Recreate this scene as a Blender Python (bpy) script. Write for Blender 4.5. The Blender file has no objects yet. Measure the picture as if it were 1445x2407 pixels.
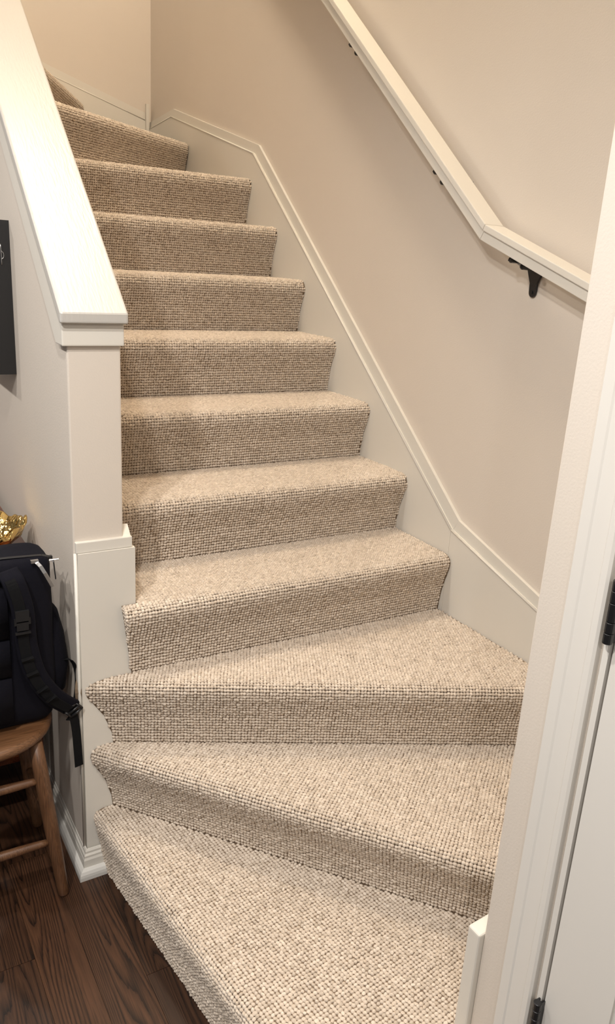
import bpy, bmesh, math, random
import numpy as np
from mathutils import Vector, Matrix

random.seed(7)
rng = np.random.default_rng(11)
scene = bpy.context.scene
C = scene.collection

# ------------------------------------------------------------------ camera
F_PX, W_PX, H_PX = 1850.5, 1445.0, 2407.0
CAM = Vector((-0.46498, -1.69236, 1.58597))
yaw, pit, rol = (math.radians(a) for a in (31.76014, 17.57056, 3.50072))
fwd = Vector((math.sin(yaw) * math.cos(pit), math.cos(yaw) * math.cos(pit), -math.sin(pit)))
r0 = Vector((math.cos(yaw), -math.sin(yaw), 0.0))
u0 = r0.cross(fwd)
rgt = r0 * math.cos(rol) + u0 * math.sin(rol)
upv = u0 * math.cos(rol) - r0 * math.sin(rol)
cam_data = bpy.data.cameras.new('camera')
cam_data.sensor_fit = 'VERTICAL'
cam_data.sensor_height = 36.0
cam_data.lens = 36.0 * F_PX / H_PX
cam_data.clip_start = 0.02
cam = bpy.data.objects.new('camera', cam_data)
C.objects.link(cam)
m = Matrix.Identity(4)
for i in range(3):
    m[i][0], m[i][1], m[i][2], m[i][3] = rgt[i], upv[i], -fwd[i], CAM[i]
cam.matrix_world = m
scene.camera = cam

# ------------------------------------------------------------------ world, lights, exposure
world = bpy.data.worlds.new('world')
scene.world = world
world.use_nodes = True
bg = world.node_tree.nodes['Background']
bg.inputs[0].default_value = (1.0, 0.99, 0.98, 1)
bg.inputs[1].default_value = 0.16

def lamp(name, kind, loc, energy, col, size, target=None, spot=None):
    d = bpy.data.lights.new(name, kind)
    d.energy = energy
    d.color = col
    if kind == 'AREA':
        d.shape = 'DISK'
        d.size = size
    else:
        d.shadow_soft_size = size
    if spot:
        d.spot_size = math.radians(spot)
        d.spot_blend = 0.6
    o = bpy.data.objects.new(name, d)
    C.objects.link(o)
    o.location = loc
    if target is not None:
        o.rotation_euler = (Vector(target) - Vector(loc)).to_track_quat('-Z', 'Y').to_euler()
    return o

WARMW = (1.0, 0.965, 0.925)
def down(x, y, z, en):
    return lamp('hall_downlight', 'AREA', (x, y, z), en, WARMW, 0.085, (x, y, 0.0))
down(-0.43, -0.87, 2.58, 16.5)
for yy, en in ((-4.06, 16), (-2.65, 18), (-1.25, 32), (0.16, 14), (1.57, 13)):
    down(-0.98, yy, 2.58, en)
lamp('stair_light', 'POINT', (0.44, 0.62, 4.45), 102, (1.0, 0.87, 0.70), 0.16)

scene.view_settings.view_transform = 'Standard'
scene.view_settings.look = 'None'
scene.view_settings.gamma = 1.0
scene.view_settings.use_curve_mapping = False
scene.view_settings.exposure = 0.17

# ------------------------------------------------------------------ materials
def srgb(r, g, b):
    def f(c):
        c /= 255.0
        return c / 12.92 if c <= 0.04045 else ((c + 0.055) / 1.055) ** 2.4
    return (f(r), f(g), f(b), 1.0)

def new_mat(name, col, rough=0.6, metal=0.0, spec=0.5, coat=0.0, sheen=0.0):
    mt = bpy.data.materials.new(name)
    mt.use_nodes = True
    b = mt.node_tree.nodes['Principled BSDF']
    b.inputs['Base Color'].default_value = col
    b.inputs['Roughness'].default_value = rough
    b.inputs['Metallic'].default_value = metal
    b.inputs['Specular IOR Level'].default_value = spec
    b.inputs['Coat Weight'].default_value = coat
    b.inputs['Sheen Weight'].default_value = sheen
    return mt, mt.node_tree.nodes, mt.node_tree.links, b

def add_bump(nt, ln, b, scale, strength, dist=0.002, detail=4.0, stretch=None):
    tc = nt.new('ShaderNodeTexCoord')
    n = nt.new('ShaderNodeTexNoise')
    n.inputs['Scale'].default_value = scale
    n.inputs['Detail'].default_value = detail
    if stretch:
        mp = nt.new('ShaderNodeMapping')
        mp.inputs['Scale'].default_value = stretch
        ln.new(tc.outputs['Object'], mp.inputs['Vector'])
        ln.new(mp.outputs['Vector'], n.inputs['Vector'])
    else:
        ln.new(tc.outputs['Object'], n.inputs['Vector'])
    bp = nt.new('ShaderNodeBump')
    bp.inputs['Strength'].default_value = strength
    bp.inputs['Distance'].default_value = dist
    ln.new(n.outputs['Fac'], bp.inputs['Height'])
    ln.new(bp.outputs['Normal'], b.inputs['Normal'])
    return n

def painted(name, col, col2, rough, bscale, bstr, bdist=0.0015, stretch=None):
    mt, nt, ln, b = new_mat(name, col, rough)
    add_bump(nt, ln, b, bscale, bstr, bdist, 3.0, stretch)
    tc = nt.new('ShaderNodeTexCoord')
    n = nt.new('ShaderNodeTexNoise')
    n.inputs['Scale'].default_value = 2.3
    n.inputs['Detail'].default_value = 5.0
    ln.new(tc.outputs['Object'], n.inputs['Vector'])
    mx = nt.new('ShaderNodeMix')
    mx.data_type = 'RGBA'
    mx.inputs['A'].default_value = col
    mx.inputs['B'].default_value = col2
    ln.new(n.outputs['Fac'], mx.inputs['Factor'])
    ln.new(mx.outputs['Result'], b.inputs['Base Color'])
    return mt

M = {}
M['wall'] = painted('wall_paint', srgb(217, 207, 195), srgb(213, 202, 189), 0.62, 230.0, 0.15, 0.002)
M['ceiling'] = painted('ceiling_paint', srgb(232, 228, 220), srgb(228, 224, 215), 0.8, 160.0, 0.10)
M['trim'] = painted('trim_paint', srgb(220, 215, 205), srgb(216, 210, 199), 0.38, 60.0, 0.10, 0.0015)
M['cap'] = painted('cap_gloss_paint', srgb(190, 186, 180), srgb(186, 182, 175), 0.34, 55.0, 0.45, 0.0020, (3.0, 0.45, 0.45))
M['door'] = painted('door_paint', srgb(222, 217, 209), srgb(219, 214, 206), 0.42, 90.0, 0.06)
M['shoe'] = painted('shoe_paint', srgb(222, 219, 212), srgb(196, 192, 186), 0.5, 70.0, 0.25)
M['black_metal'] = new_mat('black_metal', (0.008, 0.008, 0.009, 1), 0.33, 0.0, 0.6)[0]
M['black_lacquer'] = new_mat('black_lacquer', (0.010, 0.009, 0.009, 1), 0.45)[0]
M['black_plastic'] = new_mat('black_plastic', (0.010, 0.010, 0.011, 1), 0.38)[0]
M['silver'] = new_mat('silver_metal', (0.62, 0.61, 0.60, 1), 0.28, 1.0)[0]

def fabric(name, col, scale=900.0):
    mt, nt, ln, b = new_mat(name, col, 0.9, 0, 0.2, 0, 0.0)
    tc = nt.new('ShaderNodeTexCoord')
    n = nt.new('ShaderNodeTexNoise')
    n.inputs['Scale'].default_value = 14.0
    n.inputs['Detail'].default_value = 3.0
    n2 = nt.new('ShaderNodeTexNoise')
    n2.inputs['Scale'].default_value = scale
    ln.new(tc.outputs['Object'], n.inputs['Vector'])
    ln.new(tc.outputs['Object'], n2.inputs['Vector'])
    ad = nt.new('ShaderNodeMath'); ad.operation = 'MULTIPLY_ADD'
    ln.new(n2.outputs['Fac'], ad.inputs[0])
    ad.inputs[1].default_value = 0.12
    ln.new(n.outputs['Fac'], ad.inputs[2])
    bp = nt.new('ShaderNodeBump')
    bp.inputs['Strength'].default_value = 0.5
    bp.inputs['Distance'].default_value = 0.01
    ln.new(ad.outputs[0], bp.inputs['Height'])
    ln.new(bp.outputs['Normal'], b.inputs['Normal'])
    return mt
M['navy'] = fabric('navy_nylon', (0.0032, 0.0030, 0.0068, 1))
M['webbing'] = fabric('black_webbing', (0.0045, 0.0045, 0.0052, 1), 1400.0)

def brass():
    mt, nt, ln, b = new_mat('polished_brass', (0.83, 0.58, 0.22, 1), 0.13, 1.0)
    tc = nt.new('ShaderNodeTexCoord')
    v = nt.new('ShaderNodeTexNoise')
    v.inputs['Scale'].default_value = 55.0
    v.inputs['Detail'].default_value = 1.0
    ln.new(tc.outputs['Object'], v.inputs['Vector'])
    bp = nt.new('ShaderNodeBump')
    bp.inputs['Strength'].default_value = 0.8
    bp.inputs['Distance'].default_value = 0.008
    ln.new(v.outputs['Fac'], bp.inputs['Height'])
    ln.new(bp.outputs['Normal'], b.inputs['Normal'])
    return mt
M['brass'] = brass()

def wood(name, dark, mid, light, axis, ring=60.0, along=1.6, rough=0.4, coat=0.0, lines=0.6, rnd=True, across=9.0, rag=0.9):
    """stained wood, grain running along the given local axis"""
    mt, nt, ln, b = new_mat(name, mid, rough, 0, 0.5, coat)
    tc = nt.new('ShaderNodeTexCoord')
    oi = nt.new('ShaderNodeObjectInfo')
    off = nt.new('ShaderNodeVectorMath'); off.operation = 'MULTIPLY_ADD'
    cmb = nt.new('ShaderNodeCombineXYZ')
    for k in range(3):
        ln.new(oi.outputs['Random'], cmb.inputs[k])
    ln.new(cmb.outputs[0], off.inputs[0])
    off.inputs[1].default_value = (7.3, 13.7, 3.1) if rnd else (0, 0, 0)
    ln.new(tc.outputs['Object'], off.inputs[2])
    sc = [1.0, 1.0, 1.0]
    mp = nt.new('ShaderNodeMapping')
    s = [across] * 3; s[axis] = along
    mp.inputs['Scale'].default_value = s
    ln.new(off.outputs[0], mp.inputs['Vector'])
    big = nt.new('ShaderNodeTexNoise')
    big.inputs['Scale'].default_value = 0.75
    big.inputs['Detail'].default_value = 1.5
    big.inputs['Roughness'].default_value = 0.45
    big.inputs['Distortion'].default_value = 0.1
    ln.new(mp.outputs[0], big.inputs['Vector'])
    # contour lines of a stretched noise field give cathedral grain
    mu = nt.new('ShaderNodeMath'); mu.operation = 'MULTIPLY'
    mu.inputs[1].default_value = ring
    ln.new(big.outputs['Fac'], mu.inputs[0])
    fine = nt.new('ShaderNodeTexNoise')
    mp2 = nt.new('ShaderNodeMapping')
    s2 = [420.0, 420.0, 420.0]; s2[axis] = 14.0
    mp2.inputs['Scale'].default_value = s2
    ln.new(off.outputs[0], mp2.inputs['Vector'])
    ln.new(mp2.outputs[0], fine.inputs['Vector'])
    fine.inputs['Scale'].default_value = 1.0
    fine.inputs['Detail'].default_value = 3.0
    ad = nt.new('ShaderNodeMath'); ad.operation = 'MULTIPLY_ADD'
    ln.new(fine.outputs['Fac'], ad.inputs[0])
    ad.inputs[1].default_value = rag
    ln.new(mu.outputs[0], ad.inputs[2])
    fr = nt.new('ShaderNodeMath'); fr.operation = 'FRACT'
    ln.new(ad.outputs[0], fr.inputs[0])
    rmp = nt.new('ShaderNodeValToRGB')
    e = rmp.color_ramp.elements
    e[0].position = 0.0; e[0].color = dark
    e[1].position = 1.0; e[1].color = mid
    e2 = rmp.color_ramp.elements.new(0.24); e2.color = tuple(mid[i] * lines + dark[i] * (1 - lines) for i in range(3)) + (1,)
    e3 = rmp.color_ramp.elements.new(0.62); e3.color = light
    ln.new(fr.outputs[0], rmp.inputs['Fac'])
    # tone differs from board to board
    mx = nt.new('ShaderNodeMix'); mx.data_type = 'RGBA'; mx.blend_type = 'MULTIPLY'
    hs = nt.new('ShaderNodeMath'); hs.operation = 'MULTIPLY_ADD'
    ln.new(oi.outputs['Random'], hs.inputs[0])
    hs.inputs[1].default_value = 0.45 if rnd else 0.0
    hs.inputs[2].default_value = 0.75 if rnd else 1.0
    cb = nt.new('ShaderNodeCombineColor')
    for k in range(3):
        ln.new(hs.outputs[0], cb.inputs[k])
    mx.inputs['Factor'].default_value = 1.0
    ln.new(rmp.outputs['Color'], mx.inputs['A'])
    ln.new(cb.outputs[0], mx.inputs['B'])
    mf = nt.new('ShaderNodeMix'); mf.data_type = 'RGBA'; mf.blend_type = 'MULTIPLY'
    mf.inputs['Factor'].default_value = 0.55
    ln.new(mx.outputs['Result'], mf.inputs['A'])
    fr2 = nt.new('ShaderNodeValToRGB')
    fr2.color_ramp.elements[0].position = 0.36; fr2.color_ramp.elements[0].color = (0.35, 0.35, 0.35, 1)
    fr2.color_ramp.elements[1].position = 0.60; fr2.color_ramp.elements[1].color = (1, 1, 1, 1)
    ln.new(fine.outputs['Fac'], fr2.inputs['Fac'])
    ln.new(fr2.outputs['Color'], mf.inputs['B'])
    ln.new(mf.outputs['Result'], b.inputs['Base Color'])
    bp = nt.new('ShaderNodeBump')
    bp.inputs['Strength'].default_value = 0.25
    bp.inputs['Distance'].default_value = 0.0006
    ln.new(fr.outputs[0], bp.inputs['Height'])
    ln.new(bp.outputs['Normal'], b.inputs['Normal'])
    return mt
M['oak'] = wood('dark_oak', (0.007, 0.0032, 0.0018, 1), (0.050, 0.0215, 0.0105, 1), (0.072, 0.032, 0.0155, 1), 1, 34.0, 0.75, 0.38, 0.0, 0.75, True, 13.0, 0.42)
M['stool'] = wood('stool_wood', (0.105, 0.047, 0.021, 1), (0.145, 0.066, 0.030, 1), (0.165, 0.078, 0.036, 1), 2, 10.0, 1.2, 0.42, 0.05, 0.75, False)
M['seat'] = wood('seat_wood', (0.115, 0.050, 0.021, 1), (0.160, 0.073, 0.031, 1), (0.185, 0.088, 0.040, 1), 0, 8.0, 1.2, 0.38, 0.05, 0.8, False)
M['cherry'] = wood('cherry_wood', (0.045, 0.009, 0.003, 1), (0.120, 0.026, 0.008, 1), (0.16, 0.040, 0.012, 1), 1, 8.0, 1.0, 0.22, 0.3, 0.8, False)

def carpet():
    mt, nt, ln, b = new_mat('carpet_loops', srgb(196, 178, 155), 0.95, 0, 0.15, 0, 0.15)
    at = nt.new('ShaderNodeAttribute'); at.attribute_name = 'tone'
    tc = nt.new('ShaderNodeTexCoord')
    n = nt.new('ShaderNodeTexNoise')
    n.inputs['Scale'].default_value = 650.0
    n.inputs['Detail'].default_value = 2.0
    ln.new(tc.outputs['Object'], n.inputs['Vector'])
    rmp = nt.new('ShaderNodeValToRGB')
    e = rmp.color_ramp.elements
    e[0].position = 0.0; e[0].color = srgb(183, 168, 150)
    e[1].position = 1.0; e[1].color = srgb(223, 210, 194)
    e2 = e.new(0.5); e2.color = srgb(206, 191, 174)
    mix = nt.new('ShaderNodeMath'); mix.operation = 'MULTIPLY_ADD'
    ln.new(n.outputs['Fac'], mix.inputs[0]); mix.inputs[1].default_value = 0.5
    sb = nt.new('ShaderNodeMath'); sb.operation = 'MULTIPLY_ADD'
    ln.new(at.outputs['Fac'], sb.inputs[0]); sb.inputs[1].default_value = 0.7; sb.inputs[2].default_value = -0.1
    ln.new(sb.outputs[0], mix.inputs[2])
    ln.new(mix.outputs[0], rmp.inputs['Fac'])
    ln.new(rmp.outputs['Color'], b.inputs['Base Color'])
    bp = nt.new('ShaderNodeBump')
    bp.inputs['Strength'].default_value = 0.6
    bp.inputs['Distance'].default_value = 0.0012
    ln.new(n.outputs['Fac'], bp.inputs['Height'])
    ln.new(bp.outputs['Normal'], b.inputs['Normal'])
    return mt
M['carpet'] = carpet()
M['backing'] = new_mat('carpet_backing', srgb(124, 106, 88), 1.0, 0, 0.1)[0]

# ------------------------------------------------------------------ helpers
def link(name, bm, mat, parent=None, smooth=False, kind=None):
    me = bpy.data.meshes.new(name)
    bm.normal_update()
    bm.to_mesh(me)
    bm.free()
    me.materials.append(M[mat] if isinstance(mat, str) else mat)
    if smooth:
        me.shade_smooth()
    o = bpy.data.objects.new(name, me)
    C.objects.link(o)
    if parent:
        o.parent = parent
    if kind:
        o['kind'] = kind
    return o

def tag(o, label, cat, group=None):
    o['label'] = label
    o['category'] = cat
    if group:
        o['group'] = group
    return o

def thing(name, label, cat, loc=(0, 0, 0), group=None):
    o = bpy.data.objects.new(name, None)
    o.empty_display_size = 0.05
    C.objects.link(o)
    o.location = loc
    return tag(o, label, cat, group)

def bevel(bm, w, seg=2, angle=30):
    ed = [e for e in bm.edges if len(e.link_faces) == 2 and e.calc_face_angle(0) > math.radians(angle)]
    if ed:
        bmesh.ops.bevel(bm, geom=ed, offset=w, segments=seg, profile=0.6, affect='EDGES', clamp_overlap=True)
    return bm

def box(x0, x1, y0, y1, z0, z1, bw=0.0, seg=2, bm=None):
    own = bm is None
    t = bmesh.new()
    v = [t.verts.new((x, y, z)) for z in (z0, z1) for y in (y0, y1) for x in (x0, x1)]
    for f in ((0, 2, 3, 1), (4, 5, 7, 6), (0, 1, 5, 4), (2, 6, 7, 3), (0, 4, 6, 2), (1, 3, 7, 5)):
        t.faces.new([v[i] for i in f])
    if bw:
        bevel(t, bw, seg)
    if own:
        return t
    merge(bm, t)
    return bm

def merge(dst, src):
    me = bpy.data.meshes.new('tmp')
    src.to_mesh(me); src.free()
    dst.from_mesh(me)
    bpy.data.meshes.remove(me)

def prism(poly, axis, a0, a1, bw=0.0, seg=2):
    """poly: list of 2D points in the two other axes (cyclic order), extruded along axis"""
    bm = bmesh.new()
    def p3(p, a):
        if axis == 0: return (a, p[0], p[1])
        if axis == 1: return (p[0], a, p[1])
        return (p[0], p[1], a)
    A = [bm.verts.new(p3(p, a0)) for p in poly]
    B = [bm.verts.new(p3(p, a1)) for p in poly]
    n = len(poly)
    bm.faces.new(A); bm.faces.new(B[::-1])
    for i in range(n):
        bm.faces.new((A[i], B[i], B[(i + 1) % n], A[(i + 1) % n]))
    bmesh.ops.recalc_face_normals(bm, faces=bm.faces)
    if bw:
        bevel(bm, bw, seg)
    return bm

def tube(pts, rad, seg=12, caps=True, bm=None, rings=None):
    """round bar through pts; rad a number or a list"""
    own = bm is None
    if own: bm = bmesh.new()
    pts = [Vector(p) for p in pts]
    if not hasattr(rad, '__len__'): rad = [rad] * len(pts)
    rows = []
    ref = None
    for i, p in enumerate(pts):
        d = (pts[min(i + 1, len(pts) - 1)] - pts[max(i - 1, 0)]).normalized()
        if ref is None:
            ref = d.orthogonal().normalized()
        ref = (ref - d * ref.dot(d)).normalized()
        q = d.cross(ref)
        rows.append([bm.verts.new(p + (ref * math.cos(a) + q * math.sin(a)) * rad[i]) for a in [2 * math.pi * k / seg for k in range(seg)]])
    for a, b in zip(rows, rows[1:]):
        for k in range(seg):
            bm.faces.new((a[k], a[(k + 1) % seg], b[(k + 1) % seg], b[k]))
    if caps:
        bm.faces.new(rows[0][::-1]); bm.faces.new(rows[-1])
    return bm

def ribbon(pts, width, thick, wdir, bm=None):
    """flat strap through pts: width along wdir (vector or list), thickness normal to it"""
    own = bm is None
    if own: bm = bmesh.new()
    pts = [Vector(p) for p in pts]
    rows = []
    for i, p in enumerate(pts):
        d = (pts[min(i + 1, len(pts) - 1)] - pts[max(i - 1, 0)]).normalized()
        w = Vector(wdir[i] if isinstance(wdir, list) else wdir)
        w = (w - d * w.dot(d)).normalized()
        n = d.cross(w).normalized()
        wd = width[i] if hasattr(width, '__len__') else width
        rows.append([bm.verts.new(p + w * sx * wd / 2 + n * sy * thick / 2) for sx, sy in ((-1, -.6), (-.9, -1), (.9, -1), (1, -.6), (1, .6), (.9, 1), (-.9, 1), (-1, .6))])
    n = 8
    for a, b in zip(rows, rows[1:]):
        for k in range(n):
            bm.faces.new((a[k], a[(k + 1) % n], b[(k + 1) % n], b[k]))
    bm.faces.new(rows[0][::-1]); bm.faces.new(rows[-1])
    bmesh.ops.recalc_face_normals(bm, faces=bm.faces)
    return bm

def smooth_path(ctrl, n=8):
    """Catmull-Rom through control points"""
    P = [Vector(p) for p in ctrl]
    P = [P[0] * 2 - P[1]] + P + [P[-1] * 2 - P[-2]]
    out = []
    for i in range(1, len(P) - 2):
        for k in range(n):
            t = k / n
            a, b, c, d = P[i - 1], P[i], P[i + 1], P[i + 2]
            out.append(0.5 * ((2 * b) + (c - a) * t + (2 * a - 5 * b + 4 * c - d) * t * t + (3 * b - a - 3 * c + d) * t ** 3))
    out.append(P[-2])
    return out

# ------------------------------------------------------------------ main dimensions (metres)
H = 0.19            # rise
D = 0.2394          # going
XW = 1.126          # right wall
XS = 1.106          # face of right skirt
XN = 0.100          # inner face of knee wall
XL = -0.020         # room-side face of knee wall
YB = 2.68           # back wall
YJ = -0.914         # stair side of the near wall
XD = 0.452          # wall with the door

# ------------------------------------------------------------------ room shell
link('wall_right', box(XW, XW + 0.12, YJ - 0.12, YB + 0.12, -0.1, 4.6), 'wall', kind='structure')
link('wall_back', box(-1.5, XW, YB, YB + 0.12, -0.1, 4.6), 'wall', kind='structure')
# near wall behind the door jamb, corner strip with a slightly worn bead
link('wall_near', prism([(XD, YJ), (XW, YJ), (XW, YJ - 0.12), (XD + 0.1, YJ - 0.12), (XD + 0.1, -1.047), (XD, -1.047)], 2, -0.1, 2.6, 0.003, 2), 'wall', kind='structure')
link('wall_door', prism([(-1.86, -0.1), (-3.4, -0.1), (-3.4, 2.6), (-1.047, 2.6), (-1.047, 2.06), (-1.86, 2.06)], 0, XD, XD + 0.1), 'wall', kind='structure')
link('ceiling', prism([(-3.2, -3.4), (XD + 0.1, -3.4), (XD + 0.1, YJ - 0.12), (XW + 0.12, YJ - 0.12), (XW + 0.12, YJ), (XW, YJ), (XW, -0.62), (XL - 0.05, -0.62), (XL - 0.05, 2.68), (-3.2, 2.68)], 2, 2.6, 2.72), 'ceiling', kind='structure')
link('ceiling_stairwell', box(-1.5, XW + 0.12, -0.62, YB + 0.12, 4.6, 4.7), 'ceiling', kind='structure')
link('wall_stairwell', box(XL - 0.05, XW, -0.72, -0.62, 2.72, 4.6), 'wall', kind='structure')

# floor: sub-floor and single oak boards
floor = link('floor', box(-3.2, 0.6, -3.4, 2.68, -0.06, -0.0155), M['black_lacquer'], kind='structure')
pw = 0.1065
lens = [0.95, 1.3, 1.65]
pm = {}
for L in lens:
    t = box(-pw / 2 + 0.0004, pw / 2 - 0.0004, -L / 2 + 0.0005, L / 2 - 0.0005, -0.015, 0, 0.0012, 1)
    o = link('plank', t, 'oak')
    pm[L] = o.data
    bpy.data.objects.remove(o)
for r in range(-17, 5):
    xc = -0.146 + r * pw
    if xc > 0.53: continue
    y = -3.4 - random.uniform(0, 1.2)
    while y < 2.6:
        L = random.choice(lens)
        if y + L > -3.4 and not (xc < -1.6 and y > 1.5):
            o = bpy.data.objects.new('plank', pm[L])
            C.objects.link(o)
            o.location = (xc, y + L / 2, 0)
            o.parent = floor
        y += L

# ------------------------------------------------------------------ knee wall with sloping cap
SL = 0.868           # slope of the cap
def capz(y): return 1.455 + SL * (y - 0.03)
wall_k = link('wall_knee', prism([(0.056, -0.05), (YB - 0.0005, -0.05), (YB - 0.0005, 2.6), (1.44, 2.6), (1.44, capz(1.44) - 0.05), (0.056, capz(0.056) - 0.05)], 0, XL, XN, 0.004, 2), 'wall', kind='structure')
cap = thing('banister', 'glossy white sloping banister board along the top of the low stair wall', 'banister', (0, 0, 0))
# apron under the cap
link('apron', prism([(0.045, 1.384), (0.100, 1.384), (1.44, capz(1.44) - 0.078), (1.44, capz(1.44) - 0.034), (0.045, 1.4325)], 0, -0.032, 0.105, 0.003, 2), 'trim', cap)
link('cap_board', prism([(0.029, 1.433), (0.040, 1.433), (1.44, capz(1.44) - 0.034), (1.44, capz(1.44)), (0.029, 1.4555)], 0, -0.038, 0.1105, 0.006, 3), 'cap', cap)

# end board on the knee wall: plain board, thinner moulding strip on top
eb = thing('end_board', 'cream painted board with stepped top covering the wall end beside the lowest carpeted steps', 'skirting board', (0, 0, 0))
link('board', box(-0.0135, 0.1245, 0.041, 0.0555, 0.0, 0.905, 0.003, 2), 'trim', eb)
link('board_return', box(0.1005, 0.1245, 0.0560, 0.080, 0.56, 0.905, 0.002, 1), 'trim', eb)
link('top_strip', prism([(0.0455, 0.9055), (0.080, 0.9055), (0.080, 0.955), (0.057, 0.932), (0.0455, 0.932)], 0, -0.0165, 0.119, 0.002, 2), 'trim', eb)
link('corner_bead', tube([(-0.0175, 0.0500, 0.075), (-0.0175, 0.0500, 0.905)], 0.0042, 8), 'trim', eb, True)

# baseboard on the room side and its short return
def base_prof(o0):
    # (outward, z)
    return [(0, 0), (0.012, 0), (0.012, 0.050), (0.0095, 0.056), (0.0095, 0.062), (0.006, 0.067), (0.006, 0.073), (0.003, 0.078), (0, 0.078)]
bb = thing('baseboard_left', 'x', 'x'); del bb['label']; del bb['category']; bb['kind'] = 'structure'
bm = bmesh.new()
pf = base_prof(0)
def swp(bm, prof, path, outs):
    rows = []
    for (x, y), (ox, oy) in zip(path, outs):
        rows.append([bm.verts.new((x + ox * o, y + oy * o, z)) for o, z in prof])
    n = len(prof)
    for a, b in zip(rows, rows[1:]):
        for k in range(n):
            bm.faces.new((a[k], a[(k + 1) % n], b[(k + 1) % n], b[k]))
    bm.faces.new(rows[0][::-1]); bm.faces.new(rows[-1])
    bmesh.ops.recalc_face_normals(bm, faces=bm.faces)
path = [(0.045, 0.034), (XL + 0.004, 0.034), (XL + 0.004, 1.44)]
outs = [(0, -1), (-1, -1), (-1, 0)]
swp(bm, pf, path, outs)
link('board', bm, 'trim', bb)
bm = bmesh.new()
shoe = [(0.0125, 0), (0.027, 0), (0.027, 0.010), (0.0258, 0.017), (0.022, 0.024), (0.0165, 0.028), (0.0125, 0.029)]
swp(bm, shoe, path, outs)
link('shoe_moulding', bm, 'shoe', bb)

# ------------------------------------------------------------------ right skirt: plain board + recessed strip, following the stairs
def skirt_run(name, pts, lo_pts, axis, face, back, strip_face, parent):
    """pts: top line (a,z); lo_pts: line of the ledge; board from below up to the ledge, strip above"""
    n = len(pts)
    for i in range(n - 1):
        (a0, z0), (a1, z1) = lo_pts[i], lo_pts[i + 1]
        if i == 1 and n > 4: a1 -= 0.0008
        b = prism([(a0, z0 - 0.42), (a1, z1 - 0.42), (a1, z1), (a0, z0)], axis, face, back, 0.0)
        link('board', b, 'trim', parent)
        (t0, y0), (t1, y1) = pts[i], pts[i + 1]
        b = prism([(a0, z0), (a1, z1), (t1, y1), (t0, y0)], axis, strip_face, back, 0.0)
        link('moulding', b, 'trim', parent)
        # small bead on the ledge
        f = -1 if face < back else 1
        if axis == 0:
            link('ledge_bead', tube([(face + 0.0015, a0, z0 - 0.001), (face + 0.0015, a1, z1 - 0.001)], 0.0035, 8), 'trim', parent, True)
        else:
            link('ledge_bead', tube([(a0, face + 0.0015, z0 - 0.001), (a1, face + 0.0015, z1 - 0.001)], 0.0035, 8), 'trim', parent, True)

sk = thing('skirting_board', 'cream skirting board stepping along the right wall beside the carpeted stairs', 'skirting board')
top = [(YJ, 0.565), (-0.372, 0.755), (-0.009, 0.870), (1.405, 2.024), (2.335, 2.262), (2.665, 2.235)]
low = [(YJ, 0.528), (-0.368, 0.722), (0.012, 0.836), (1.436, 1.996), (2.345, 2.228), (2.665, 2.200)]
skirt_run('skirt', top, low, 0, XS, XW - 0.0005, XS + 0.009, sk)
sb = thing('skirting_board', 'cream skirting board climbing the far wall at the turn of the stairs', 'skirting board')
top = [(1.1045, 2.275), (0.60, 2.425), (XN + 0.001, 2.60)]
low = [(1.1045, 2.240), (0.60, 2.385), (XN + 0.001, 2.56)]
skirt_run('skirt_back', top, low, 1, YB - 0.018, YB - 0.0005, YB - 0.010, sb)
link('corner_block', box(1.089, 1.1055, YB - 0.034, YB - 0.0185, 2.19, 2.318, 0.002, 1), 'trim', sb)
# near wall skirt with its cut end standing proud of the corner
sn = thing('skirting_board', 'short white skirting board end standing on the lowest step beside the door wall', 'skirting board')
link('board', prism([(0.440, 0.05), (XS - 0.001, 0.05), (XS - 0.001, 0.56), (0.62, 0.455), (0.440, 0.437)], 1, YJ + 0.0005, YJ + 0.031, 0.005, 3), 'trim', sn)

# ------------------------------------------------------------------ carpeted steps
def profile(k):
    """waterfall carpet section: (n behind the nose line, z) from riser foot over the nose"""
    z1 = k * H
    z0 = z1 - H
    q = {1: 0.5, 2: 1.1, 3: 0.78, 4: 0.85}.get(k, 1.0)
    P = [(0.040, z0), (0.037, z0 + 0.03), (0.026, z0 + 0.085), (0.011, z0 + 0.125), (0.003, z1 - 0.045), (0.0, z1 - 0.030),
         (0.001, z1 - 0.020), (0.005, z1 - 0.011), (0.012, z1 - 0.005), (0.022, z1 - 0.001), (0.036, z1)]
    return [(a * q, b) if b < z1 - 0.04 else (a, b) for a, b in P]

NOSE = {1: ((0.004, 0.050), (0.128, -0.99)),
        2: ((-0.010, 0.050), (0.752, -0.893)),
        3: ((-0.030, 0.049), (1.125, -0.530)),
        4: ((0.070, 0.004), (1.125, -0.008)),
        11: ((0.0, 1.222), (1.125, 2.125)),
        12: ((0.0, 1.10), (0.79, 2.70))}
for k in range(5, 11):
    NOSE[k] = ((0.06, (k - 4) * D), (1.125, (k - 4) * D))
DEPTH = {1: 1.05, 2: 0.75, 3: 0.62, 4: 0.36, 10: 0.95, 11: 1.0, 12: 0.5}
NAMES = {}
stairs = thing('staircase', 'carpeted staircase with beige looped carpet and winding steps at both ends', 'staircase')

def halfplanes(k):
    """list of (nx, ny, c): keep nx*x+ny*y <= c"""
    hp = [(1, 0, XS - 0.0005), (0, -1, 0.8725), (0, 1, YB - 0.019)]
    if k == 1: hp[1] = (0, -1, 0.975)
    if k <= 3: hp.append((0, 1, 0.10))
    if k >= 5: hp.append((-1, 0, -(XN + 0.0015)))
    return hp

def in_newel(x, y, pad=0.0):
    return (y > 0.0395 - pad) & (y < 0.080) & (x < 0.126 + pad) | (y >= 0.080) & (x < XN + 0.003 + pad)

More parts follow.
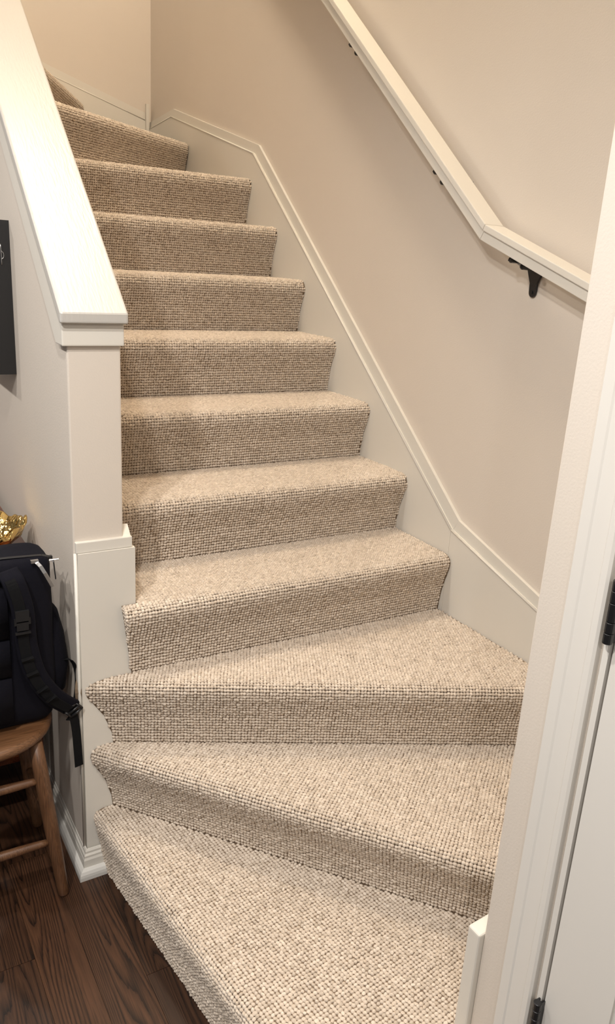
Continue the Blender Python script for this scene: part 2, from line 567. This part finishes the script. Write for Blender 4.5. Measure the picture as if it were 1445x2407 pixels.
loop_v = None
def loop_template():
    """a small soft loop: 6-sided dome, 13 verts, 18 tris"""
    v = []
    for i in range(6):
        a = math.pi / 3 * i
        v.append((math.cos(a), math.sin(a), 0.0))
    for i in range(6):
        a = math.pi / 3 * (i + .5)
        v.append((0.80 * math.cos(a), 0.80 * math.sin(a), 0.62))
    v.append((0, 0, 1.0))
    f = []
    for i in range(6):
        j = (i + 1) % 6
        f.append((i, j, 6 + i))
        f.append((j, 6 + j, 6 + i))
        f.append((6 + i, 6 + j, 12))
    return np.array(v, float), np.array(f, int)
LV, LF = loop_template()

def build_step(k):
    A, B = (Vector(p) for p in NOSE[k])
    d = (B - A); Ln = d.length; d.normalize()
    n = Vector((-d.y, d.x))            # into the stair (left of A->B)
    dep = DEPTH.get(k, 0.34)
    prof = profile(k) + [(dep, k * H)]
    # ---- solid backing
    z_low = (k - 1) * H - (0.02 if k > 1 else 0.0)
    sec = [(p[0] + 0.0035, p[1] - 0.0035) if i else (p[0] + 0.0035, z_low) for i, p in enumerate(prof)] + [(dep, z_low)]
    bm = bmesh.new()
    ra = [bm.verts.new((A.x + n.x * s, A.y + n.y * s, z)) for s, z in sec]
    rb = [bm.verts.new((B.x + n.x * s, B.y + n.y * s, z)) for s, z in sec]
    ns = len(sec)
    for i in range(ns):
        bm.faces.new((ra[i], ra[(i + 1) % ns], rb[(i + 1) % ns], rb[i]))
    bm.faces.new(ra); bm.faces.new(rb[::-1])
    bmesh.ops.recalc_face_normals(bm, faces=bm.faces)
    cuts = [((nx * c, ny * c, 0), (nx, ny, 0)) for nx, ny, c in halfplanes(k)]
    if k == 4:
        cuts.append(((0.092, 0, 0.73), (-1, 0, -0.123)))
    for co, no in cuts:
        r = bmesh.ops.bisect_plane(bm, geom=bm.verts[:] + bm.edges[:] + bm.faces[:], plane_co=co, plane_no=no, clear_outer=True)
        ce = [e for e in r['geom_cut'] if isinstance(e, bmesh.types.BMEdge)]
        if ce:
            bmesh.ops.holes_fill(bm, edges=ce, sides=0)
    bmesh.ops.recalc_face_normals(bm, faces=bm.faces)
    st = link('step', bm, 'backing', stairs)
    # ---- loops on a grid aligned with the nose
    pts = np.array(prof)
    seg = np.linalg.norm(np.diff(pts, axis=0), axis=1)
    cum = np.concatenate([[0], np.cumsum(seg)])
    pu, pt = 0.0083, 0.0089
    us = np.arange(pu / 2, Ln, pu)
    ts = np.arange(0.005, cum[-1], pt)
    U, T = np.meshgrid(us, ts, indexing='ij')
    row = np.arange(len(ts))[None, :]
    U = U + rng.normal(0, 0.00036, U.shape) + 0.0008 * np.sin(row * 0.35 + U * 25)
    T = T + rng.normal(0, 0.00036, U.shape)
    U = U.ravel(); T = np.clip(T.ravel(), 0.001, cum[-1] - 1e-4)
    idx = np.clip(np.searchsorted(cum, T, side='right') - 1, 0, len(seg) - 1)
    fr = (T - cum[idx]) / seg[idx]
    S = pts[idx, 0] + (pts[idx + 1, 0] - pts[idx, 0]) * fr
    Z = pts[idx, 1] + (pts[idx + 1, 1] - pts[idx, 1]) * fr
    # smoothed tangents
    def tan_at(t):
        t0 = np.clip(t - 0.006, 0, cum[-1]); t1 = np.clip(t + 0.006, 0, cum[-1])
        s0 = np.interp(t0, cum, pts[:, 0]); s1 = np.interp(t1, cum, pts[:, 0])
        z0 = np.interp(t0, cum, pts[:, 1]); z1 = np.interp(t1, cum, pts[:, 1])
        L = np.hypot(s1 - s0, z1 - z0)
        return (s1 - s0) / L, (z1 - z0) / L
    ts_, tz_ = tan_at(T)
    X = A.x + d.x * U + n.x * S
    Y = A.y + d.y * U + n.y * S
    keep = np.ones(len(X), bool)
    pad = 0.003
    for nx, ny, c in halfplanes(k):
        keep &= nx * X + ny * Y <= c - pad
    keep &= ~in_newel(X, Y, 0.002)
    if k == 4:
        keep &= X > 0.090 + (0.73 - Z) * 0.123
    if k + 1 in NOSE:
        A2, B2 = (Vector(p) for p in NOSE[k + 1])
        d2 = (B2 - A2).normalized(); n2 = Vector((-d2.y, d2.x))
        keep &= ~(((X - A2.x) * n2.x + (Y - A2.y) * n2.y > 0.047) & (Z > k * H - 0.02))
    X, Y, Z, ts_, tz_ = X[keep], Y[keep], Z[keep], ts_[keep], tz_[keep]
    N = len(X)
    P = np.stack([X, Y, Z], 1)
    du = np.tile(np.array([d.x, d.y, 0.0]), (N, 1))
    dt = np.stack([n.x * ts_, n.y * ts_, tz_], 1)
    if k == 4:
        # carpet wrapped round the open end of the nose in front of the end board
        ex = []
        for zz in np.arange(0.576, 0.758, 0.0088):
            sf = np.interp(zz, pts[:len(prof) - 1, 1], pts[:len(prof) - 1, 0])
            for yy in np.arange(A.y + sf + 0.004, 0.039, 0.0088):
                ex.append((0.0915 + (0.73 - zz) * 0.123, yy, zz))
        ex = np.array(ex)
        P = np.concatenate([P, ex]); N = len(P)
        du = np.concatenate([du, np.tile([0.0, -1.0, 0.0], (len(ex), 1))])
        dt = np.concatenate([dt, np.tile([0.0, 0.0, 1.0], (len(ex), 1))])
    nn = np.cross(du, dt)
    nn /= np.linalg.norm(nn, axis=1, keepdims=True)
    # twist each loop a little
    ang = rng.normal(0.4, 0.3, N)
    c, s = np.cos(ang)[:, None], np.sin(ang)[:, None]
    e1 = du * c + dt * s
    e2 = -du * s + dt * c
    ra_ = 0.0050 * rng.normal(1, 0.09, N)[:, None]
    rb_ = 0.0046 * rng.normal(1, 0.09, N)[:, None]
    hh = 0.0050 * rng.normal(1, 0.15, N)[:, None]
    P = P - nn * 0.0030
    V = (P[:, None, :] + e1[:, None, :] * (LV[None, :, 0:1] * ra_[:, None, :]) + e2[:, None, :] * (LV[None, :, 1:2] * rb_[:, None, :])
         + (nn * hh + du * rng.normal(0.0008, 0.0008, (N, 1)) + dt * rng.normal(0, 0.0008, (N, 1)))[:, None, :] * LV[None, :, 2:3]
         + rng.normal(0, 0.00022, (N, len(LV), 3))).reshape(-1, 3)
    Fc = (LF[None] + (np.arange(N) * len(LV))[:, None, None]).reshape(-1, 3)
    me = bpy.data.meshes.new('carpet_loops')
    me.vertices.add(len(V)); me.vertices.foreach_set('co', V.astype(np.float32).ravel())
    me.loops.add(Fc.size); me.loops.foreach_set('vertex_index', Fc.astype(np.int32).ravel())
    me.polygons.add(len(Fc)); me.polygons.foreach_set('loop_start', np.arange(0, Fc.size, 3, dtype=np.int32))
    me.update(calc_edges=True)
    me.shade_smooth()
    at = me.attributes.new('tone', 'FLOAT', 'POINT')
    at.data.foreach_set('value', np.repeat(np.clip(rng.normal(0.5, 0.25, N), 0, 1), len(LV)).astype(np.float32))
    me.materials.append(M['carpet'])
    o = bpy.data.objects.new('carpet_loops', me)
    C.objects.link(o)
    o.parent = st
    o['kind'] = 'stuff'
    return N
tot = 0
for k in range(1, 13):
    tot += build_step(k)
print('loops', tot)

# ------------------------------------------------------------------ handrail on the right wall
rail = thing('handrail', 'cream painted wooden handrail with mitred bend fixed to the right wall', 'handrail')
kink = (-0.062, 1.706)
RS = 0.826
segs = [[(-0.90, 1.706 - 0.353 * (0.90 - 0.062)), kink], [kink, (2.2, 1.706 + RS * 2.262)]]
for i, (p, q) in enumerate(segs):
    gap = 0.0004
    def rail_bar(x0, x1, top_off, bot_off, bw):
        # offsets are vertical, so the two lengths mitre on a vertical plane
        py, pz = p; qy, qz = q
        s = (qz - pz) / (qy - py)
        c = math.sqrt(1 + s * s)
        g0 = gap if i == 1 else 0; g1 = gap if i == 0 else 0
        a = (py + g0, pz + s * g0); b = (qy - g1, qz - s * g1)
        # mitre: bisect offset direction
        def mit(pt, off, is_kink):
            if is_kink:
                s0 = (segs[0][1][1] - segs[0][0][1]) / (segs[0][1][0] - segs[0][0][0]); s1 = RS
                n0 = Vector((s0, -1)).normalized(); n1 = Vector((s1, -1)).normalized()
                bis = (n0 + n1).normalized()
                return (pt[0] + bis.x * off / bis.dot(n0), pt[1] + bis.y * off / bis.dot(n0))
            nv = Vector((s, -1)).normalized()
            return (pt[0] + nv.x * off, pt[1] + nv.y * off)
        k0, k1 = (i == 1), (i == 0)
        poly = [mit(a, top_off, k0), mit(b, top_off, k1), mit(b, bot_off, k1), mit(a, bot_off, k0)]
        return prism(poly, 0, x0, x1, bw, 2)
    link('rail_top', rail_bar(1.030, 1.095, 0.0, 0.0165, 0.0022), 'trim', rail)
    link('rail_core', rail_bar(1.037, 1.088, 0.0165, 0.042, 0.0015), 'trim', rail)

def bracket(y, slope, label, drop=0.105, fy=0.016):
    zt = kink[1] + slope * (y - kink[0])
    t = thing('rail_bracket', label, 'bracket', (0, 0, 0), 'handrail brackets')
    n = Vector((0, slope, -1)).normalized()
    dv = Vector((0, 1, slope)).normalized()
    base = Vector((1.062, y, zt)) + n * 0.0425
    # saddle under the rail with drooping lobed ends
    bm = bmesh.new()
    ribbon([base + dv * a + n * b for a, b in ((-0.027, 0.012), (-0.024, 0.005), (-0.018, 0.002), (0.018, 0.002), (0.024, 0.005), (0.027, 0.012))], 0.028, 0.004, (1, 0, 0), bm)
    for sgn in (-1, 1):
        c = base + dv * (0.0225 * sgn) + n * 0.008
        tube([c + Vector((-0.014, 0, 0)), c + Vector((-0.010, 0, 0)), c + Vector((0.010, 0, 0)), c + Vector((0.014, 0, 0))], [0.005, 0.008, 0.008, 0.005], 10, True, bm)
    link('saddle', bm, 'black_metal', t, False)
    # arm running back to the wall
    foot = Vector((XW - 0.006, y + fy, zt - drop))
    pts = smooth_path([base + n * 0.004, base + Vector((0.020, 0, -0.012)), base + Vector((0.046, 0, -0.012)), Vector((XW - 0.004, y, base.z - 0.016))], 5)
    link('arm', ribbon(pts, 0.030, 0.010, (0, 1, slope * 0.5)), 'black_metal', t, False)
    # wall plate: broad at the top, tapering to a rounded foot
    pl = []
    for i in range(9):
        a = math.pi + math.pi * i / 8
        pl.append((foot.y + 0.0125 * math.cos(a), foot.z - 0.012 + 0.0125 * math.sin(a)))
    pl += [(foot.y + 0.0135, foot.z + 0.010), (foot.y + 0.030, foot.z + 0.050), (foot.y + 0.030, base.z + slope * 0.030 - 0.003), (foot.y - 0.030, base.z - slope * 0.030 - 0.003), (foot.y - 0.030, foot.z + 0.050 - slope * 0.02), (foot.y - 0.0135, foot.z + 0.010)]
    link('wall_plate', prism(pl, 0, XW - 0.007, XW - 0.0005, 0.0015, 1), 'black_metal', t)
    bm = tube([(XW - 0.010, foot.y, foot.z - 0.012), (XW - 0.0065, foot.y, foot.z - 0.012)], [0.004, 0.0048], 10)
    link('screw', bm, 'black_plastic', t)
    return t
bracket(-0.186, 0.353, 'black iron bracket fully visible under the lower end of the handrail')
bracket(0.141, RS, 'black bracket mostly hidden behind the middle of the handrail above the bend', 0.085, 0.0)
bracket(0.622, RS, 'black bracket mostly hidden behind the handrail, highest up the wall', 0.085, 0.0)

# ------------------------------------------------------------------ door with casing and hinges
tr = thing('trim_1', 'x', 'x'); del tr['label']; del tr['category']; tr['kind'] = 'structure'
def casing(y0, y1, z0, z1):
    # moulded section built from stepped boxes running upwards
    w = y1 - y0
    pf = [(y0, XD), (y0, XD - 0.011), (y0 + 0.004, XD - 0.014), (y0 + 0.014, XD - 0.014), (y0 + 0.017, XD - 0.0105), (y0 + 0.046, XD - 0.009), (y0 + 0.049, XD - 0.011), (y1 - 0.003, XD - 0.011), (y1, XD - 0.008), (y1, XD)]
    return prism([(b, a) for a, b in pf], 2, z0, z1)
link('casing', casing(-1.042, -0.972, 0.0, 2.10), 'door', tr)
link('casing', casing(-1.935, -1.865, 0.0, 2.10), 'door', tr)
link('casing', box(XD - 0.013, XD, -1.864, -1.043, 2.031, 2.10, 0.003, 1), 'door', tr)
jm = link('door_jamb', box(XD - 0.004, XD + 0.0995, -1.0575, -1.0475, 0.0, 2.045, 0.0015, 1), 'door', tr)
door = bpy.data.objects.new('door_1', None); C.objects.link(door); door['kind'] = 'structure'
DX = XD - 0.002
y0, y1 = -1.8575, -1.0625
slab = bmesh.new()
box(DX + 0.006, DX + 0.035, y0, y1, 0.012, 2.03, 0.0, 2, slab)
link('door_core', slab, 'door', door)
# stiles and rails proud of the recessed panels
link('stile', box(DX, DX + 0.006, y1 - 0.115, y1, 0.012, 2.03, 0.0015, 1), 'door', door)
link('stile', box(DX, DX + 0.006, y0, y0 + 0.115, 0.012, 2.03, 0.0015, 1), 'door', door)
for z0, z1 in ((0.012, 0.24), (0.95, 1.10), (1.90, 2.03)):
    link('rail', box(DX, DX + 0.006, y0 + 0.1155, y1 - 0.1155, z0, z1, 0.0015, 1), 'door', door)
for z0, z1 in ((0.25, 0.94), (1.11, 1.89)):
    link('panel', box(DX + 0.003, DX + 0.006, y0 + 0.13, y1 - 0.13, z0, z1, 0.0028, 1), 'door', door)
def hinge(zc, label):
    t = thing('door_hinge', label, 'hinge', (0, 0, 0), 'black door hinges')
    yk, xk = -1.0595, XD - 0.0155
    bm = bmesh.new()
    L = 0.096
    z = zc - L / 2
    for a, b in ((0.0, 0.016), (0.0168, 0.033), (0.0338, 0.062), (0.0628, 0.080), (0.0808, 0.096)):
        tube([(xk, yk, z + a), (xk, yk, z + a + 0.0008), (xk, yk, z + b - 0.0008), (xk, yk, z + b)], [0.0063, 0.0072, 0.0072, 0.0063], 14, True, bm)
    link('knuckle', bm, 'black_metal', t)
    bm = box(xk - 0.001, xk + 0.0145, yk - 0.0045, yk - 0.0015, zc - 0.046, zc + 0.047, 0.0006, 1)
    link('leaf', bm, 'black_metal', t)
    bm = box(xk + 0.001, xk + 0.0105, yk + 0.0035, yk + 0.006, zc - 0.046, zc + 0.047, 0.0006, 1)
    link('leaf', bm, 'black_metal', t)
hinge(1.146, 'black metal door hinge on the white door at mid height')
hinge(0.386, 'black metal door hinge near the bottom of the white door')

# ------------------------------------------------------------------ stool
stool = thing('stool', 'brown wooden stool with round seat and splayed legs holding the backpack', 'stool', (-0.236, 0.136, 0))
cx, cy = 0.0, 0.0
bm = bmesh.new()
ns = 40
prof = [(r_ * 1.05, z + 0.016) for r_, z in [(0.0, 0.424), (0.135, 0.424), (0.147, 0.427), (0.1545, 0.434), (0.1565, 0.442), (0.1545, 0.450), (0.147, 0.4555), (0.12, 0.4560), (0.0, 0.4560)]]
rows = []
for r_, z in prof:
    if r_ == 0: rows.append([bm.verts.new((0, 0, z))])
    else: rows.append([bm.verts.new((r_ * math.cos(2 * math.pi * i / ns), r_ * math.sin(2 * math.pi * i / ns), z)) for i in range(ns)])
for a, b in zip(rows, rows[1:]):
    for i in range(ns):
        j = (i + 1) % ns
        if len(a) == 1: bm.faces.new((a[0], b[j], b[i]))
        elif len(b) == 1: bm.faces.new((a[i], a[j], b[0]))
        else: bm.faces.new((a[i], a[j], b[j], b[i]))
bmesh.ops.recalc_face_normals(bm, faces=bm.faces)
link('seat', bm, 'seat', stool, True)
def legpt(sx, sy, z):
    t = z / 0.43
    return Vector((sx * (0.146 - 0.042 * t), sy * (0.146 - 0.042 * t), z))
for sx in (-1, 1):
    for sy in (-1, 1):
        zs = [0.0, 0.004, 0.03, 0.12, 0.24, 0.36, 0.4405]
        rs = [0.0115, 0.0135, 0.0142, 0.0165, 0.0180, 0.0178, 0.0165]
        link('leg', tube([legpt(sx, sy, z) for z in zs], rs, 16), 'stool', stool, True)
for z, sides in ((0.160, 'x'), (0.335, 'x'), (0.215, 'y'), (0.385, 'y')):
    for s in (-1, 1):
        if sides == 'x': a, b = legpt(-1, s, z), legpt(1, s, z)
        else: a, b = legpt(s, -1, z), legpt(s, 1, z)
        if z > 0.36: continue
        d = (b - a)
        pts = [a + d * t for t in (0.06, 0.12, 0.3, 0.5, 0.7, 0.88, 0.94)]
        link('rung', tube(pts, [0.0085, 0.0095, 0.0112, 0.0118, 0.0112, 0.0095, 0.0085], 12), 'stool', stool, True)

# ------------------------------------------------------------------ backpack
bag = thing('backpack', 'navy blue backpack with black straps standing on the wooden stool', 'backpack', (-0.214, 0.135, 0.4725))
bag.scale = (1.0, 1.0, 0.89)
def superloop(hx, hy, e, n=40):
    out = []
    for i in range(n):
        a = 2 * math.pi * i / n
        c, s = math.cos(a), math.sin(a)
        out.append((hx * math.copysign(abs(c) ** (2 / e), c), hy * math.copysign(abs(s) ** (2 / e), s)))
    return out
def loft(levels, e=6.0, n=48, noise=0.0):
    bm = bmesh.new()
    rows = []
    for (z, hx, hy, ox, oy) in levels:
        rows.append([bm.verts.new((ox + x + noise * math.sin(z * 31 + y * 40), oy + y + noise * math.sin(z * 23 + x * 35), z)) for x, y in superloop(hx, hy, e, n)])
    for a, b in zip(rows, rows[1:]):
        for k in range(n):
            bm.faces.new((a[k], a[(k + 1) % n], b[(k + 1) % n], b[k]))
    bm.faces.new(rows[0][::-1]); bm.faces.new(rows[-1])
    bmesh.ops.recalc_face_normals(bm, faces=bm.faces)
    return bm
lv = [(0.0, 0.115, 0.060, 0, 0), (0.006, 0.128, 0.072, 0, 0), (0.025, 0.139, 0.082, 0, 0), (0.06, 0.144, 0.087, 0, 0), (0.14, 0.146, 0.089, 0, 0.002),
      (0.24, 0.146, 0.087, 0, 0.002), (0.34, 0.146, 0.083, 0, 0), (0.42, 0.147, 0.078, 0.0, -0.003), (0.455, 0.146, 0.073, 0.001, -0.004), (0.470, 0.142, 0.068, 0, -0.004), (0.478, 0.130, 0.058, 0, -0.004), (0.480, 0.09, 0.03, 0, -0.004)]
link('body', loft(lv, 7.0, 72, 0.0015), 'navy', bag, True)
# side pocket bulging towards the wall
lv = [(0.05, 0.020, 0.060, 0, 0), (0.07, 0.036, 0.070, 0, 0), (0.15, 0.045, 0.074, 0, 0), (0.23, 0.040, 0.070, 0, 0), (0.30, 0.026, 0.058, -0.002, 0), (0.335, 0.010, 0.040, -0.008, 0)]
bm = loft([(z, hx, hy, 0.142 + ox, 0.012 + oy) for z, hx, hy, ox, oy in lv], 3.0, 32, 0.002)
link('side_pocket', bm, 'navy', bag, True)
# rear pocket
lv = [(0.02, 0.10, 0.02, 0, 0), (0.05, 0.118, 0.040, 0, 0), (0.16, 0.122, 0.050, 0, 0), (0.27, 0.115, 0.040, 0, 0), (0.31, 0.09, 0.015, 0, 0)]
link('rear_pocket', loft([(z, hx, hy, 0, 0.085) for z, hx, hy, ox, oy in lv], 3.5, 32, 0.002), 'navy', bag, True)
# back panel padding, facing the room
for i, (z0, z1) in enumerate(((0.035, 0.165), (0.172, 0.275), (0.282, 0.42))):
    b = box(-0.085, 0.038, -0.097, -0.080, z0, z1, 0.007, 3)
    link('back_pad', b, 'navy', bag, True)
yf = -0.090
# padded shoulder strap running down and out to the right
def strap(sgn):
    ctrl = [(0.030 * sgn + 0.014, yf + 0.010, 0.462), (0.034 * sgn + 0.02, yf - 0.014, 0.435), (0.048 * sgn + 0.02, yf - 0.020, 0.36), (0.052 * sgn + 0.020, yf - 0.022, 0.26),
            (0.070 * sgn + 0.02, yf - 0.022, 0.17), (0.105 * sgn + 0.022, yf - 0.018, 0.095), (0.150 * sgn + 0.022, yf - 0.006, 0.040)]
    P = smooth_path(ctrl, 6)
    o = link('shoulder_strap', ribbon(P, 0.049, 0.011, (1, 0, 0)), 'navy', bag, True)
    # narrower webbing stitched on top with raised keepers
    Q = [p + Vector((-0.006, -0.0085, 0)) for p in P[4:]]
    link('strap_webbing', ribbon(Q, 0.024, 0.003, (1, 0, 0)), 'webbing', o, False)
    for f in (0.52, 0.64, 0.75, 0.85):
        i = int(f * (len(Q) - 2))
        d = (Q[i + 1] - Q[i]).normalized()
        link('keeper', ribbon([Q[i] - d * 0.006 + Vector((0, -0.003, 0)), Q[i] + Vector((0, -0.006, 0)), Q[i] + d * 0.006 + Vector((0, -0.003, 0))], 0.028, 0.003, (1, 0, 0)), 'webbing', o)
    return o, P, Q
so, P, Q = strap(1)
strap(-1)
# side release buckle on the strap
i = int(0.30 * (len(Q) - 1)); c = Q[i] + Vector((0, -0.006, 0))
bk = bmesh.new()
box(c.x - 0.015, c.x + 0.015, c.y - 0.004, c.y + 0.003, c.z - 0.004, c.z + 0.024, 0.003, 2, bk)
box(c.x - 0.018, c.x - 0.013, c.y - 0.003, c.y + 0.002, c.z - 0.014, c.z + 0.004, 0.0015, 1, bk)
box(c.x + 0.013, c.x + 0.018, c.y - 0.003, c.y + 0.002, c.z - 0.014, c.z + 0.004, 0.0015, 1, bk)
box(c.x - 0.013, c.x + 0.013, c.y - 0.003, c.y + 0.002, c.z - 0.030, c.z - 0.008, 0.002, 1, bk)
box(c.x - 0.017, c.x + 0.017, c.y - 0.004, c.y + 0.002, c.z - 0.040, c.z - 0.034, 0.002, 1, bk)
link('buckle', bk, 'black_plastic', bag)
# ladder lock at the strap end and the loose webbing hanging from it
e = P[-1]
bm = bmesh.new()
for a, b in (((-0.017, 0.012), (0.017, 0.012)), ((-0.017, -0.012), (0.017, -0.012)), ((-0.017, 0.012), (-0.017, -0.012)), ((0.017, 0.012), (0.017, -0.012)), ((-0.017, 0.0), (0.017, 0.0))):
    dirx = Vector((0.80, 0, 0.60)); diry = Vector((0.60, 0, -0.80))
    tube([e + Vector((0.004, -0.006, -0.006)) + dirx * a[0] + diry * a[1], e + Vector((0.004, -0.006, -0.006)) + dirx * b[0] + diry * b[1]], 0.0035, 8, True, bm)
link('ladder_lock', bm, 'black_plastic', bag, True)
tail = smooth_path([e + Vector((0.0, -0.004, -0.004)), e + Vector((0.008, -0.003, -0.06)), e + Vector((0.012, 0.0, -0.13)), e + Vector((0.014, 0.0, -0.195))], 5)
link('hanging_strap', ribbon(tail, 0.022, 0.0024, (1, 0.2, 0)), 'webbing', bag)
# compression strap looping off the side pocket
loop_ = smooth_path([(0.165, -0.045, 0.165), (0.186, -0.06, 0.160), (0.196, -0.065, 0.12), (0.192, -0.07, 0.06), (0.176, -0.085, 0.01), (0.165, -0.095, 0.0)], 5)
link('compression_strap', ribbon(loop_, 0.020, 0.0024, (0.3, -1, 0.2)), 'webbing', bag)
# top handle, zip and pulls
hd = smooth_path([(-0.075, -0.052, 0.472), (-0.060, -0.066, 0.492), (-0.02, -0.074, 0.497), (0.010, -0.072, 0.492), (0.022, -0.066, 0.470), (0.024, -0.078, 0.430)], 5)
link('top_handle', ribbon(hd, 0.030, 0.008, (0, 1, 0.1)), 'webbing', bag, True)
zp = smooth_path([(-0.10, -0.045, 0.4815), (0.03, -0.045, 0.4820), (0.10, -0.048, 0.480), (0.130, -0.045, 0.476), (0.148, -0.03, 0.462), (0.1515, 0.0, 0.44), (0.151, 0.03, 0.40)], 6)
link('zip_tape', ribbon(zp, 0.010, 0.003, [(0, 1, 0)] * 18 + [(0.3, 1, 0)] * (len(zp) - 18)), 'black_plastic', bag)
def pull(pts, mat, sx):
    bm = bmesh.new()
    p = Vector(pts[0])
    box(p.x - 0.011, p.x + 0.006, p.y - 0.005, p.y + 0.005, p.z - 0.003, p.z + 0.004, 0.0015, 1, bm)
    ribbon(pts, 0.0085, 0.0024, sx, bm)
    return link('zip_pull', bm, mat, bag)
pull([(0.108, -0.078, 0.4765), (0.114, -0.098, 0.470), (0.122, -0.103, 0.452), (0.138, -0.104, 0.412)], 'silver', (1, 0, 0.4))
pull([(0.150, -0.030, 0.462), (0.157, -0.040, 0.452), (0.159, -0.046, 0.405)], 'black_metal', (0.3, 1, 0))
link('zip_ring', tube([(0.142, -0.062, 0.468), (0.163, -0.066, 0.470)], 0.003, 8), 'silver', bag)

# ------------------------------------------------------------------ console table behind the stool
tb = thing('console_table', 'dark reddish brown wooden console table pushed against the stair wall', 'table', (0, 0, 0))
tx0, tx1, ty0, ty1 = -0.42, -0.0445, 0.345, 1.25
link('table_top', box(tx0, tx1, ty0, ty1, 0.770, 0.790, 0.004, 2), 'cherry', tb)
link('apron', box(tx0 + 0.02, tx1 - 0.02, ty0 + 0.02, ty0 + 0.038, 0.68, 0.7695, 0.001, 1), 'cherry', tb)
link('apron', box(tx0 + 0.02, tx1 - 0.02, ty1 - 0.038, ty1 - 0.02, 0.68, 0.7695, 0.001, 1), 'cherry', tb)
link('apron', box(tx0 + 0.015, tx0 + 0.030, ty0 + 0.04, ty1 - 0.04, 0.68, 0.7695, 0.001, 1), 'cherry', tb)
for x in (tx0 + 0.005, tx1 - 0.045):
    for y in (ty0 + 0.003, ty1 - 0.045):
        link('leg', box(x, x + 0.040, y, y + 0.040, 0.0, 0.7695, 0.003, 1), 'cherry', tb)
link('lower_shelf', box(tx0 + 0.02, tx1 - 0.02, ty0 + 0.045, ty1 - 0.05, 0.15, 0.168, 0.002, 1), 'cherry', tb)
bx = thing('storage_box', 'black storage box standing under the console table in shadow', 'box', (0, 0, 0))
link('body', box(-0.39, -0.09, 0.42, 1.10, 0.169, 0.50, 0.006, 2), 'black_lacquer', bx)
link('lid', box(-0.395, -0.085, 0.415, 1.105, 0.5005, 0.53, 0.006, 2), 'black_lacquer', bx)

# brass bowl with wavy torn rim
bowl = thing('bowl', 'shiny gold bowl with jagged wavy rim on the console table', 'bowl', (-0.152, 0.478, 0.7905))
def bowl_mesh():
    bm = bmesh.new()
    n = 72
    outer = [(0.030, 0.0), (0.045, 0.001), (0.072, 0.014), (0.096, 0.038), (0.112, 0.066)]
    inner = [(0.107, 0.066), (0.091, 0.042), (0.068, 0.020), (0.040, 0.008), (0.0, 0.006)]
    def wav(a):
        return 0.006 * math.sin(7 * a + 0.6) + 0.005 * math.sin(13 * a + 1.0) + 0.003 * math.sin(23 * a) + 0.004 * max(0, math.sin(5 * a)) ** 4
    rows = []
    for r, z in outer + inner:
        row = []
        if r == 0:
            rows.append([bm.verts.new((0, 0, z))]); continue
        for i in range(n):
            a = 2 * math.pi * i / n
            f = max(0, (z - 0.02) / 0.046)
            dent = 0.004 * math.sin(9 * a + z * 120) * min(1, z / 0.03)
            row.append(bm.verts.new(((r + dent + 0.006 * f * math.sin(4 * a)) * math.cos(a), (r + dent + 0.006 * f * math.sin(4 * a)) * math.sin(a), z + f * wav(a))))
        rows.append(row)
    for a, b in zip(rows, rows[1:]):
        for i in range(n):
            j = (i + 1) % n
            if len(b) == 1: bm.faces.new((a[i], a[j], b[0]))
            else: bm.faces.new((a[i], a[j], b[j], b[i]))
    bm.faces.new(rows[0][::-1])
    bmesh.ops.recalc_face_normals(bm, faces=bm.faces)
    return bm
link('bowl_shell', bowl_mesh(), 'brass', bowl, True)
case = thing('eyeglass_case', 'black rounded case lying in the gold bowl', 'case', (-0.178, 0.438, 0.832))
bm = loft([(-0.058, 0.006, 0.004, 0, 0), (-0.054, 0.017, 0.013, 0, 0), (-0.045, 0.024, 0.019, 0, 0), (0.045, 0.024, 0.019, 0, 0), (0.054, 0.017, 0.013, 0, 0), (0.058, 0.006, 0.004, 0, 0)], 2.6, 28)
bmesh.ops.rotate(bm, verts=bm.verts, cent=(0, 0, 0), matrix=Matrix.Rotation(math.radians(90), 3, 'Y') )
bmesh.ops.rotate(bm, verts=bm.verts, cent=(0, 0, 0), matrix=Matrix.Rotation(math.radians(28), 3, 'Z') )
link('shell', bm, 'black_plastic', case, True)
link('seam', ribbon(smooth_path([(-0.05, -0.05, 0.004), (0.0, -0.0245, 0.004), (0.045, 0.0, 0.004)], 4), 0.003, 0.002, (0, 0, 1)), 'black_lacquer', case)

# ------------------------------------------------------------------ black wall box seen edge on
wb = thing('picture_frame', 'shallow black frame hung on the stair wall, seen edge-on at left', 'picture frame', (0, 0, 0))
fx0, fx1, fy0, fy1, fz0, fz1 = -0.066, XL - 0.0005, 0.600, 0.95, 1.243, 1.645
for nm, b in (('frame_side', box(fx0, fx1, fy0, fy0 + 0.018, fz0, fz1, 0.0015, 1)), ('frame_side', box(fx0, fx1, fy1 - 0.018, fy1, fz0, fz1, 0.0015, 1)),
              ('frame_side', box(fx0, fx1, fy0 + 0.0185, fy1 - 0.0185, fz0, fz0 + 0.018, 0.0015, 1)), ('frame_side', box(fx0, fx1, fy0 + 0.0185, fy1 - 0.0185, fz1 - 0.018, fz1, 0.0015, 1))):
    link(nm, b, 'black_lacquer', wb)
link('mat_board', box(fx0 + 0.010, fx0 + 0.014, fy0 + 0.0185, fy1 - 0.0185, fz0 + 0.0185, fz1 - 0.0185), 'ceiling', wb)
bm = bmesh.new()
tube(smooth_path([(-0.0445, fy0 - 0.002, 1.585), (-0.0440, fy0 - 0.003, 1.56), (-0.0440, fy0 - 0.002, 1.532)], 3), 0.0012, 6, True, bm)
tube(smooth_path([(-0.0440, fy0 - 0.002, 1.568), (-0.0385, fy0 - 0.003, 1.562), (-0.0385, fy0 - 0.003, 1.552), (-0.0440, fy0 - 0.002, 1.546)], 4), 0.001, 6, True, bm)
link('hook', bm, 'silver', wb, True)
